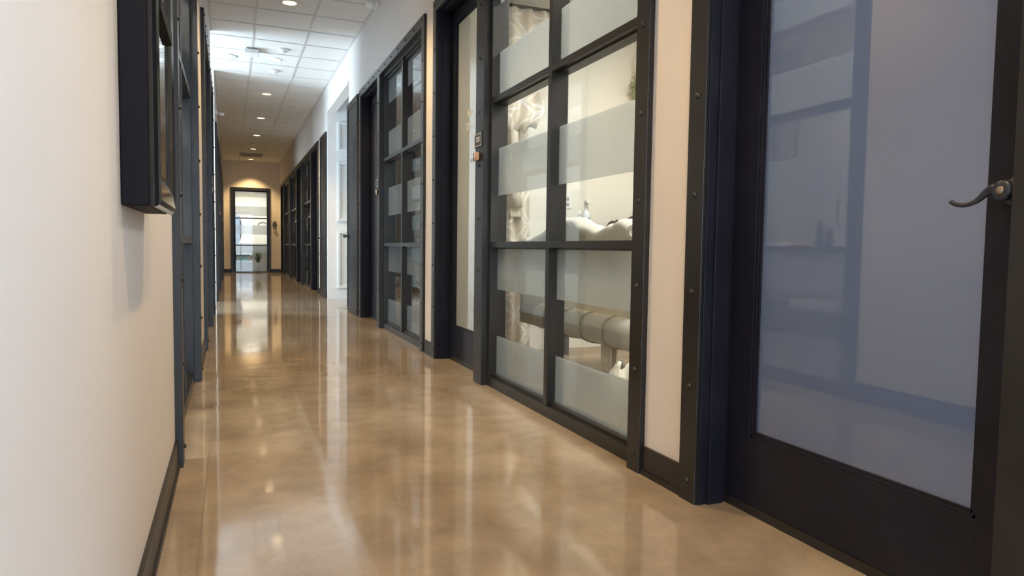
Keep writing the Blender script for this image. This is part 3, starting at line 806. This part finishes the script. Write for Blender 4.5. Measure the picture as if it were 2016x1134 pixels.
# ------------------------------------------------------------------ black wall cabinet on the left wall
cb = empty('wall_cabinet', (WL, 1.75, .92), 'black framed wall cabinet hanging on the near left wall', 'wall cabinet')
CY0, CY1, CZ0, CZ1 = 1.545, 1.955, .925, 1.80
MB().box(WL, -.148, CY0, CY1, CZ0, CZ1).build('body', M_MATTBLACK, cb, bevel=.004)
fr = MB(); fwid = .07
def frame_ring(xi, ins): return [(xi, CY0 + ins, CZ0 + ins), (xi, CY1 - ins, CZ0 + ins), (xi, CY1 - ins, CZ1 - ins), (xi, CY0 + ins, CZ1 - ins)]
prof = [(-.148, .002), (-.140, -.002), (-.132, .004), (-.128, .014), (-.131, .045), (-.137, .066), (-.146, .070)]
rings = [frame_ring(x, i) for x, i in prof]
base = 0
for rg in rings: fr.v += rg
for j in range(len(rings) - 1):
    for i in range(4):
        a = j * 4 + i; b2 = j * 4 + (i + 1) % 4
        fr.f.append((a, b2, b2 + 4, a + 4))
fr.build('door_frame', M_GLOSSBLACK, cb, bevel=.0015)
bdm = MB()
nz = 46
for i in range(nz):
    z = CZ0 + .07 + (CZ1 - CZ0 - .14) * i / nz
    bdm.box(-.1475, -.1425, CY0 + .065, CY1 - .065, z, z + (CZ1 - CZ0 - .14) / nz * .62)
bdm.box(-.148, -.1445, CY0 + .06, CY1 - .06, CZ0 + .06, CZ1 - .06)
bdm.build('letter_board', M_FELT, cb)
MB().box(-.1405, -.1385, CY0 + .062, CY1 - .062, CZ0 + .062, CZ1 - .062).build('glass', M_CLEAR, cb)
MB().box(-.142, -.128, CY0 + .06, CY1 - .06, 1.335, 1.365).build('crossbar', M_MATTBLACK, cb)

# ------------------------------------------------------------------ settee room contents
st = empty('settee', (2.35, 3.95, .004), 'cream tufted settee with a scalloped back seen through the window', 'settee')
SY0, SY1 = 3.16, 4.70
def top_z(y):
    pts = [(3.16, .99), (3.27, 1.018), (3.38, .995), (3.50, .968), (3.66, .995), (3.82, 1.045), (3.95, 1.05), (4.10, 1.025), (4.30, .965), (4.50, .925), (4.62, .93), (4.70, .915)]
    for (a, za), (b, zb) in zip(pts, pts[1:]):
        if a <= y <= b:
            t = (y - a) / (b - a); t = t * t * (3 - 2 * t); return za + (zb - za) * t
    return pts[-1][1] if y > 4 else pts[0][1]
bk = MB()
NU = 60
NU = 96
sec = [(2.02, .30, 0), (2.02, .55, 0), (2.02, .80, 0), (2.02, -.085, 1), (1.985, -.055, 1), (1.985, -.02, 1), (2.02, 0, 1), (2.08, .002, 1), (2.14, -.03, 1), (2.15, -.08, 1), (2.15, .75, 0), (2.17, .50, 0), (2.17, .30, 0)]
def backfn(u, v):
    y = SY0 + (SY1 - SY0) * u; k = v * (len(sec) - 1); i = min(int(k), len(sec) - 2); t = k - i
    def pt(q):
        x, z, rel = q
        return Vector((x, y, z + top_z(y) if rel else z))
    p = pt(sec[i]).lerp(pt(sec[i + 1]), t)
    p.z -= .010 * (1 - abs(math.sin(u * 24 + .4))) ** 3 * (1 if sec[i][2] else 0)
    return p
bk.grid(backfn, NU, len(sec) - 1)
for col in (0, NU):
    ring_ = [j * (NU + 1) + col for j in range(len(sec))]
    bk.f.append(tuple(ring_ if col else ring_[::-1]))
bo = bk.build('backrest', M_UPH, st, smooth=True, solid=.012)
for s_ in (-.085,):
    MB().tube([(2.008, SY0 + (SY1 - SY0) * i / 50, top_z(SY0 + (SY1 - SY0) * i / 50) - .090) for i in range(51)], .011, 8).build('piping', M_PIPE, bo, smooth=True)
for yy in (SY0, SY1):
    se = MB(); se.lathe([(.082, -.010), (.088, 0), (.084, .010), (.05, .018)], (2.070, yy, top_z(yy) - .062), 'Y', n=28, sx=1.0, sy=.80)
    se.box(2.022, 2.145, yy - .008, yy + .008, .31, top_z(yy) - .05)
    se.build('scroll_end', M_UPH, bo, smooth=False, bevel=.004)
seat = MB()
def seatfn(u, v):
    y = 3.05 + (4.36 - 3.05) * u; a = 2 * math.pi * v
    e = math.sin(math.pi * min(1, max(0, (u * 14)))/2) if u < 1/14 else (math.sin(math.pi * min(1, (1 - u) * 14) / 2) if u > 13/14 else 1)
    rx, rz = .36, .105
    c, s2 = math.cos(a), math.sin(a)
    sg = lambda q, p: math.copysign(abs(q) ** p, q)
    pinch = 1 - .05 * max(0, math.cos(u * 2 * math.pi * 5)) ** 30
    return Vector((2.29 + rx * sg(c, .55) * (.75 + .25 * e) * pinch, y, .385 + rz * sg(s2, .6) * (.55 + .45 * e) * pinch))
seat.grid(seatfn, 70, 28)
seat.build('seat', M_UPH, st, smooth=True)
for k in (1, 2, 3, 4):
    y = 3.05 + 1.31 * k / 5
    MB().tube([(2.29 + .364 * math.copysign(abs(math.cos(a)) ** .55, math.cos(a)), y, .385 + .109 * math.copysign(abs(math.sin(a)) ** .6, math.sin(a))) for a in [2 * math.pi * i / 40 for i in range(41)]], .004, 6).build('seam', M_PIPE, st, smooth=True)
for x in (2.04, 2.56):
    for y in (3.46, 4.22):
        MB().lathe([(.022, .004), (.026, .10), (.033, .20), (.036, .30)], (x, y, 0), 'Z', n=4).build('leg', M_WASHWOOD, st)

# curtain: gathered panel with tied-up swag
cu = empty('curtain', (2.1, 4.98, .01), 'beige ring-print curtain tied up beside the 203 doorway', 'curtain')
def curtain_mesh(name, fn, nu, nv, uvs):
    b = MB(); b.grid(fn, nu, nv)
    o = b.build(name, M_RINGS, cu, smooth=True, solid=.003)
    uvl = o.data.uv_layers.new(name='UVMap')
    W = nu + 1
    for lp in o.data.loops:
        vi = lp.vertex_index; uvl.data[lp.index].uv = ((vi % W) / nu * uvs[0], (vi // W) / nv * uvs[1])
    return o
def upper(u, v):
    z = 1.80 + (2.72 - 1.80) * v
    x0 = 1.96 + .04 * v; x1 = 2.26 + .08 * v
    x = x0 + (x1 - x0) * u
    bulge = .11 * math.exp(-((v - .10) / .13) ** 2)
    y = 4.98 - bulge + .030 * math.sin(u * 17 + v * 2) * (1 - .3 * v)
    return Vector((x - .10 * math.exp(-((v - .05) / .12) ** 2) * (1 - u) - .05 * math.exp(-(v / .1) ** 2) * u, y, z - .05 * math.sin(u * 3.1) * (1 - v) + .02 * math.sin(u * 23) * math.exp(-(v / .08) ** 2)))
curtain_mesh('swag', upper, 40, 24, (.33, .95))
def lower(u, v):
    z = .03 + (1.30 - .03) * v
    x = 1.99 + .22 * u + .02 * (1 - v) * u
    return Vector((x, 4.99 + .028 * math.sin(u * 15 + 1), z))
curtain_mesh('drape', lower, 36, 20, (.33, 1.1))
MB().tube([(2.06, 4.96, 1.84), (2.05, 4.95, 1.70), (2.07, 4.95, 1.50), (2.06, 4.95, 1.30), (2.08, 4.96, 1.18)], [.05, .035, .045, .04, .055], 12).build('tieback', M_ROPE, cu, smooth=True)
fz = MB()
for i in range(14):
    x = 2.035 + .007 * i; fz.tube([(x, 4.95, 1.20), (x + random.uniform(-.004, .004), 4.945, 1.10)], .004, 5)
fz.build('fringe', M_ROPE, cu)
MB().tube([(1.85, 4.99, 2.735), (2.45, 4.99, 2.735)], .014, 12).build('rod', M_BLACKWOOD, cu, smooth=True)

sh = MB(); sh.box(2.28, 2.60, 4.98, 5.168, 1.70, 1.735); sh.box(2.28, 2.60, 5.15, 5.168, 1.62, 1.735)
prop(sh.build('wall_shelf', M_BLACKWOOD, loc=(2.44, 5.16, 1.7), bevel=.003), 'small black wall shelf behind the tied curtain', 'shelf')
ou = empty('wall_outlet', (2.64, 5.17, 1.19), 'white outlet plate on the cream wall behind the settee', 'outlet')
MB().box(2.602, 2.678, 5.162, 5.169, 1.193, 1.318).build('cover_plate', M_PLASTICW, ou, bevel=.003)
for z in (1.222, 1.268):
    o_ = MB(); o_.lathe([(.016, 0), (.016, .002)], (2.64, 5.160, z + .005), 'Y', n=20); o_.build('socket', M_PLASTICG, ou)
# console behind the settee
cn = empty('console_table', (2.85, 4.97, .004), 'dark narrow console table behind the settee', 'table')
MB().box(2.42, 3.45, 4.80, 5.155, .965, .995).build('top', M_BLACKWOOD, cn, bevel=.003)
MB().box(2.48, 3.39, 4.84, 5.13, .88, .965).build('apron', M_BLACKWOOD, cn)
for x in (2.46, 3.37):
    for y in (4.83, 5.09): MB().box(x, x + .045, y, y + .045, .004, .965).build('leg', M_BLACKWOOD, cn)
sb = empty('spray_bottle', (2.72, 4.98, .995), 'clear spray bottle with blue label standing behind the settee', 'bottle')
MB().lathe([(.033, 0), (.036, .01), (.036, .13), (.030, .16), (.014, .185), (.014, .20)], (2.72, 4.98, .995), 'Z', n=24).build('body', M_CLEARP, sb, smooth=True)
MB().lathe([(.0368, .055), (.0368, .115)], (2.72, 4.98, .995), 'Z', n=24, cap=False).build('label_band', M_LABEL, sb, smooth=True)
sp_ = MB(); sp_.lathe([(.017, .198), (.017, .225), (.012, .235)], (2.72, 4.98, .995), 'Z', n=16); sp_.box(2.70, 2.74, 4.93, 4.99, 1.228, 1.252); sp_.box(2.715, 2.725, 4.935, 4.945, 1.185, 1.23)
sp_.build('trigger_head', M_PLASTICW, sb, bevel=.003)
b2_ = empty('pump_bottle', (2.66, 4.94, .995), 'small clear pump bottle left of the spray bottle', 'bottle')
MB().lathe([(.026, 0), (.028, .01), (.028, .10), (.012, .12), (.010, .13)], (2.645, 4.95, .995), 'Z', n=20).build('body', M_CLEARP, b2_, smooth=True)
MB().lathe([(.011, .128), (.011, .15), (.004, .155), (.004, .18)], (2.645, 4.95, .995), 'Z', n=12).build('pump', M_PLASTICW, b2_, smooth=True)
jk = MB()
def jfn(u, v):
    a = 2 * math.pi * u; r = math.sin(math.pi * (.04 + .92 * v))
    wob = 1 + .18 * math.sin(a * 3 + v * 7) + .12 * math.sin(a * 7 + 2)
    px, py = .25 * r * math.cos(a) * wob, .11 * r * math.sin(a) * wob
    crease = .5 + .28 * math.sin(px * 34 + 1.3) + .2 * math.sin(px * 61 + py * 40) + .22 * px / .25
    return Vector((3.16 + px, 4.97 + py, .997 + .098 * max(.12, crease) * (.5 - .5 * math.cos(math.pi * v)) * 1.5))
jk.grid(jfn, 72, 20, closed_u=True)
prop(jk.build('folded_jacket', M_CLOTH, loc=(3.15, 4.97, .995), smooth=True), 'crumpled black jacket lying behind the settee back', 'jacket')
# hanging plant
hp = empty('hanging_plant', (3.26, 5.02, 2.12), 'round green hanging plant in a cream rope hanger', 'plant')
pl = MB()
for i in range(800):
    th = random.uniform(0, 2 * math.pi); ph = math.acos(random.uniform(-1, 1)); r = .108 * random.uniform(.86, 1.06)
    c = Vector((3.26 + r * math.sin(ph) * math.cos(th), 5.02 + r * math.sin(ph) * math.sin(th), 2.235 + r * 1.08 * math.cos(ph)))
    d = (c - Vector((3.26, 5.02, 2.235))).normalized(); u = d.cross(Vector((random.random(), random.random(), random.random()))).normalized(); v = d.cross(u)
    sz = random.uniform(.006, .011)
    pl.quad(tuple(c - u * sz), tuple(c + v * sz * .6 + d * .006), tuple(c + u * sz + d * .012), tuple(c - v * sz * .6 + d * .006))
pl.lathe([(.02, -.1), (.07, -.07), (.092, 0), (.07, .07), (.02, .1)], (3.26, 5.02, 2.235), 'Z', n=16)
pl.build('foliage', M_GREEN, hp)
MB().lathe([(.03, .09), (.07, .14), (.075, .22), (.045, .32), (.03, .42), (.012, .56)], (3.26, 5.02, 2.235), 'Z', n=14).build('rope_hanger', M_ROPE, hp, smooth=True)
# bag on the floor in front of the settee
bg = MB()
def bfn(u, v):
    a = 2 * math.pi * u; t = v
    r = (.12 + .02 * math.sin(a * 4)) * (1 - .55 * t ** 3) + .012 * math.sin(a * 9 + t * 9)
    return Vector((1.93 + r * .8 * math.cos(a), 3.05 + r * 1.2 * math.sin(a), .006 + .24 * t + .02 * t * math.sin(a * 5)))
bg.grid(bfn, 36, 10, closed_u=True)
bo_ = bg.build('plastic_bag', M_BAG, loc=(1.93, 3.05, .004), smooth=True, solid=.003)
prop(bo_, 'crumpled white plastic bag on the floor below the settee', 'bag')

# ------------------------------------------------------------------ dim slatted room contents
sl = empty('slatted_screen', (3.1, 8.2, 0), 'brown horizontal slatted screen inside the dim room', 'screen')
s_ = MB()
for i in range(19): s_.box(2.10, 3.60, 8.20, 8.225, .78 + i * .098, .78 + i * .098 + .084)
s_.build('slats', M_SLAT, sl, bevel=.002)
for x in (2.12, 3.53): MB().box(x, x + .05, 8.225, 8.26, 0, 2.66).build('upright', M_BLACKWOOD, sl)
bn = empty('bench', (2.3, 7.86, 0), 'low upholstered bench inside the dim room', 'bench')
MB().box(1.64, 3.0, 7.55, 8.17, .11, .215).build('seat', M_SHEET, bn, bevel=.03)
for x in (1.68, 2.91):
    for y in (7.60, 8.08): MB().box(x, x + .05, y, y + .05, 0, .12).build('leg', M_BLACKWOOD, bn)
def pillow(cx, cy, cz, w_, h_, tilt, label):
    b = MB()
    def mk(sgn):
        def f2(u, v):
            x, y = 2 * u - 1, 2 * v - 1
            t = .07 * max(0, (1 - x ** 4)) ** .5 * max(0, (1 - y ** 4)) ** .5
            k = 1 - .05 * abs(x * y); ly = sgn * t; lz = y * h_ / 2 * k
            return Vector((cx + x * w_ / 2 * k, cy + ly * math.cos(tilt) + lz * math.sin(tilt), cz - ly * math.sin(tilt) + lz * math.cos(tilt)))
        return f2
    b.grid(mk(1), 16, 16); b.grid(mk(-1), 16, 16)
    prop(b.build('throw_pillow', M_PILLOW, loc=(cx, cy, cz - h_ / 2), smooth=True), label, 'pillow', 'pillows on the dim room bench')
pillow(1.82, 7.86, .37, .30, .27, .2, 'patterned olive pillow at the left end of the low bench')
pillow(2.15, 7.86, .37, .30, .27, .2, 'patterned olive pillow in front of the brown slats')

# ------------------------------------------------------------------ counter room on the left, mirrored in the nearest door glass
ct = empty('counter_table', (-1.55, 4.4, 0), 'long dark counter table behind the left window', 'table')
MB().box(-2.0, -1.2, 3.3, 5.6, .86, .90).build('top', M_BLACKWOOD, ct, bevel=.003)
MB().box(-1.95, -1.25, 3.35, 5.55, .34, .37).build('shelf', M_BLACKWOOD, ct)
for x in (-1.97, -1.28):
    for y in (3.34, 5.51): MB().box(x, x + .05, y, y + .05, 0, .86).build('leg', M_BLACKWOOD, ct)
bx = MB(); bx.box(-1.75, -1.3, 4.02, 4.45, .371, .46)
prop(bx.build('storage_box', M_PLASTICW, loc=(-1.52, 4.2, .37), bevel=.006), 'flat white box on the lower shelf of the counter', 'box')
for i, (y, h, lb) in enumerate(((4.34, .25, 'taller dark bottle on the counter'), (4.24, .19, 'shorter dark bottle on the counter'))):
    t = empty('bottle', (-1.5, y, .90), lb, 'bottle', 'dark bottles on the counter')
    MB().lathe([(.030, 0), (.033, .01), (.033, h * .62), (.014, h * .8), (.013, h * .92)], (-1.5, y, .90), 'Z', n=20).build('body', M_CLOTH, t, smooth=True)
    MB().lathe([(.016, h * .9), (.016, h)], (-1.5, y, .90), 'Z', n=14).build('cap', M_PLASTICG, t)
bx = MB(); bx.box(-1.6, -1.42, 4.72, 4.90, .90, .935); prop(bx.build('flat_box', M_CLEARP, loc=(-1.5, 4.8, .9), bevel=.003), 'flat pale blue box on the counter', 'box')
bx = MB(); bx.box(-1.58, -1.44, 4.52, 4.66, .90, .92); prop(bx.build('flat_box', M_RED, loc=(-1.5, 4.6, .9), bevel=.003), 'flat red box on the counter', 'box')
ho = MB(); ho.tube([(-1.62 + .0 * math.cos(a), 4.0 + .28 * math.cos(a), 1.20 + .28 * math.sin(a)) for a in [2 * math.pi * i / 48 for i in range(49)]], .013, 8)
hs = empty('hoop_stand', (-1.62, 4.0, .90), 'large ring on a stand on the counter', 'ring stand')
ho.build('hoop', M_BLACKWOOD, hs, smooth=True); MB().lathe([(.07, 0), (.07, .012), (.02, .02)], (-1.62, 4.0, .90), 'Z', n=20).build('foot', M_BLACKWOOD, hs)
def fretwork(y0, y1, z0, z1, label):
    t = empty('fretwork_panel', (-2.2, (y0 + y1) / 2, z0), label, 'wall panel', 'white fretwork panels')
    f = MB(); e = .012
    f.box(-2.199, -2.18, y0, y1, z0, z0 + e); f.box(-2.199, -2.18, y0, y1, z1 - e, z1); f.box(-2.199, -2.18, y0, y0 + e, z0, z1); f.box(-2.199, -2.18, y1 - e, y1, z0, z1)
    f.box(-2.1995, -2.196, y0 + .002, y1 - .002, z0 + .002, z1 - .002)
    f.build('border', M_BLACKWOOD, t)
    g = MB(); st_ = .062; r = 0; y = y0 + .04
    while y < y1 - .02:
        z = z0 + .045 + (.03 if r % 2 else 0)
        while z < z1 - .03:
            g.tube([(-2.185, y + .030 * math.cos(a), z + .036 * math.sin(a)) for a in [2 * math.pi * i / 14 for i in range(15)]], .0065, 5)
            z += st_
        y += .054; r += 1
    g.build('lattice', M_WHITE, t)
fretwork(5.32, 5.66, 2.60, 2.88, 'upper white fretwork panel on the counter room wall')
fretwork(5.32, 5.66, 1.78, 2.22, 'lower white fretwork panel on the counter room wall')

# ------------------------------------------------------------------ room beyond the end door
pp = empty('potted_plant', (.80, 22.95, 0), 'spiky green plant in a clay pot behind the end door', 'plant')
MB().lathe([(.085, 0), (.11, .19), (.118, .19), (.118, .22), (.10, .22), (.09, .18)], (.80, 22.95, 0), 'Z', n=24).build('pot', M_TERRA, pp, smooth=True)
lf = MB()
for i in range(70):
    a = random.uniform(0, 2 * math.pi); ln = random.uniform(.35, .75); sp2 = random.uniform(.05, .38)
    pts = [(.80 + math.cos(a) * sp2 * t ** 1.6, 22.95 + math.sin(a) * sp2 * t ** 1.6 * .6, .20 + ln * t - .15 * sp2 * t ** 3) for t in (0, .3, .6, .85, 1)]
    lf.tube(pts, [.010, .009, .007, .004, .001], 4, flat=(1, .35))
lf.build('leaves', M_GREEN, pp)
for i, (x0, x1, lb) in enumerate(((-.10, .22, 'teal storage bin at left behind the end door'), (.26, .56, 'teal storage bin nearer the plant behind the end door'))):
    t = empty('storage_bin', ((x0 + x1) / 2, 24.3, 0), lb, 'storage bin', 'teal bins beyond the end door')
    MB().box(x0, x1, 24.1, 24.5, 0, .50).build('body', M_TEAL, t, bevel=.015)
    MB().box(x0 - .012, x1 + .012, 24.09, 24.51, .50, .53).build('lid', M_SIGN, t, bevel=.006)
dk = empty('desk', (.9, 24.9, 0), 'long white desk along the back of the end room', 'desk')
MB().box(-.4, 2.4, 24.6, 25.3, .82, .86).build('top', M_WHITE, dk, bevel=.003)
for x in (-.35, 2.3):
    for y in (24.65, 25.2): MB().box(x, x + .05, y, y + .05, 0, .82).build('leg', M_WHITE, dk)
kb = MB(); kb.box(.22, .70, 24.65, 24.83, .86, .90); prop(kb.build('keyboard_tray', M_CLOTH, loc=(.46, 24.7, .86), bevel=.004), 'flat black tray on the end room desk', 'tray')
pf = empty('framed_picture', (.45, 25.39, 1.66), 'white framed abstract picture on the end room wall', 'picture')
MB().box(.22, .66, 25.375, 25.399, 1.66, 2.0).build('frame', M_WHITE, pf, bevel=.003)
MB().box(.34, .62, 25.370, 25.376, 1.72, 1.95).build('print', M_ART, pf)
am = MB(); am.tube([(1.05 + .15 * math.cos(math.pi * i / 20), 25.38, 1.55 + .10 * math.sin(math.pi * i / 20)) for i in range(21)], .016, 8)
prop(am.build('arched_ornament', M_PLASTICG, loc=(1.05, 25.38, 1.55), smooth=True), 'grey arched ornament on the end room wall', 'ornament')
cs = empty('coat_stand', (.17, 23.2, 0), 'coat stand with a round foot behind the end door', 'coat stand')
MB().lathe([(.16, 0), (.16, .02), (.02, .04), (.016, 1.0), (.016, 1.82), (.03, 1.84), (.01, 1.87)], (.17, 23.2, 0), 'Z', n=18).build('pole', M_BLACKWOOD, cs, smooth=True)
ck = MB()
def cfn(u, v):
    a = 2 * math.pi * u; r = .07 + .09 * math.sin(math.pi * min(1, v * 1.1)) + .012 * math.sin(a * 5 + v * 4)
    return Vector((.19 + r * math.cos(a), 23.2 + r * .7 * math.sin(a), 1.76 - .90 * v))
ck.grid(cfn, 24, 12, closed_u=True)
prop(ck.build('hanging_coat', M_CLOTH, loc=(.19, 23.2, 1.76), smooth=True, solid=.004), 'black coat hanging at left behind the end door', 'coat')

for e_ in EMPTIES:
    if '_o' in e_: del e_['_o']
for o in scene.objects:
    if '_o' in o: del o['_o']
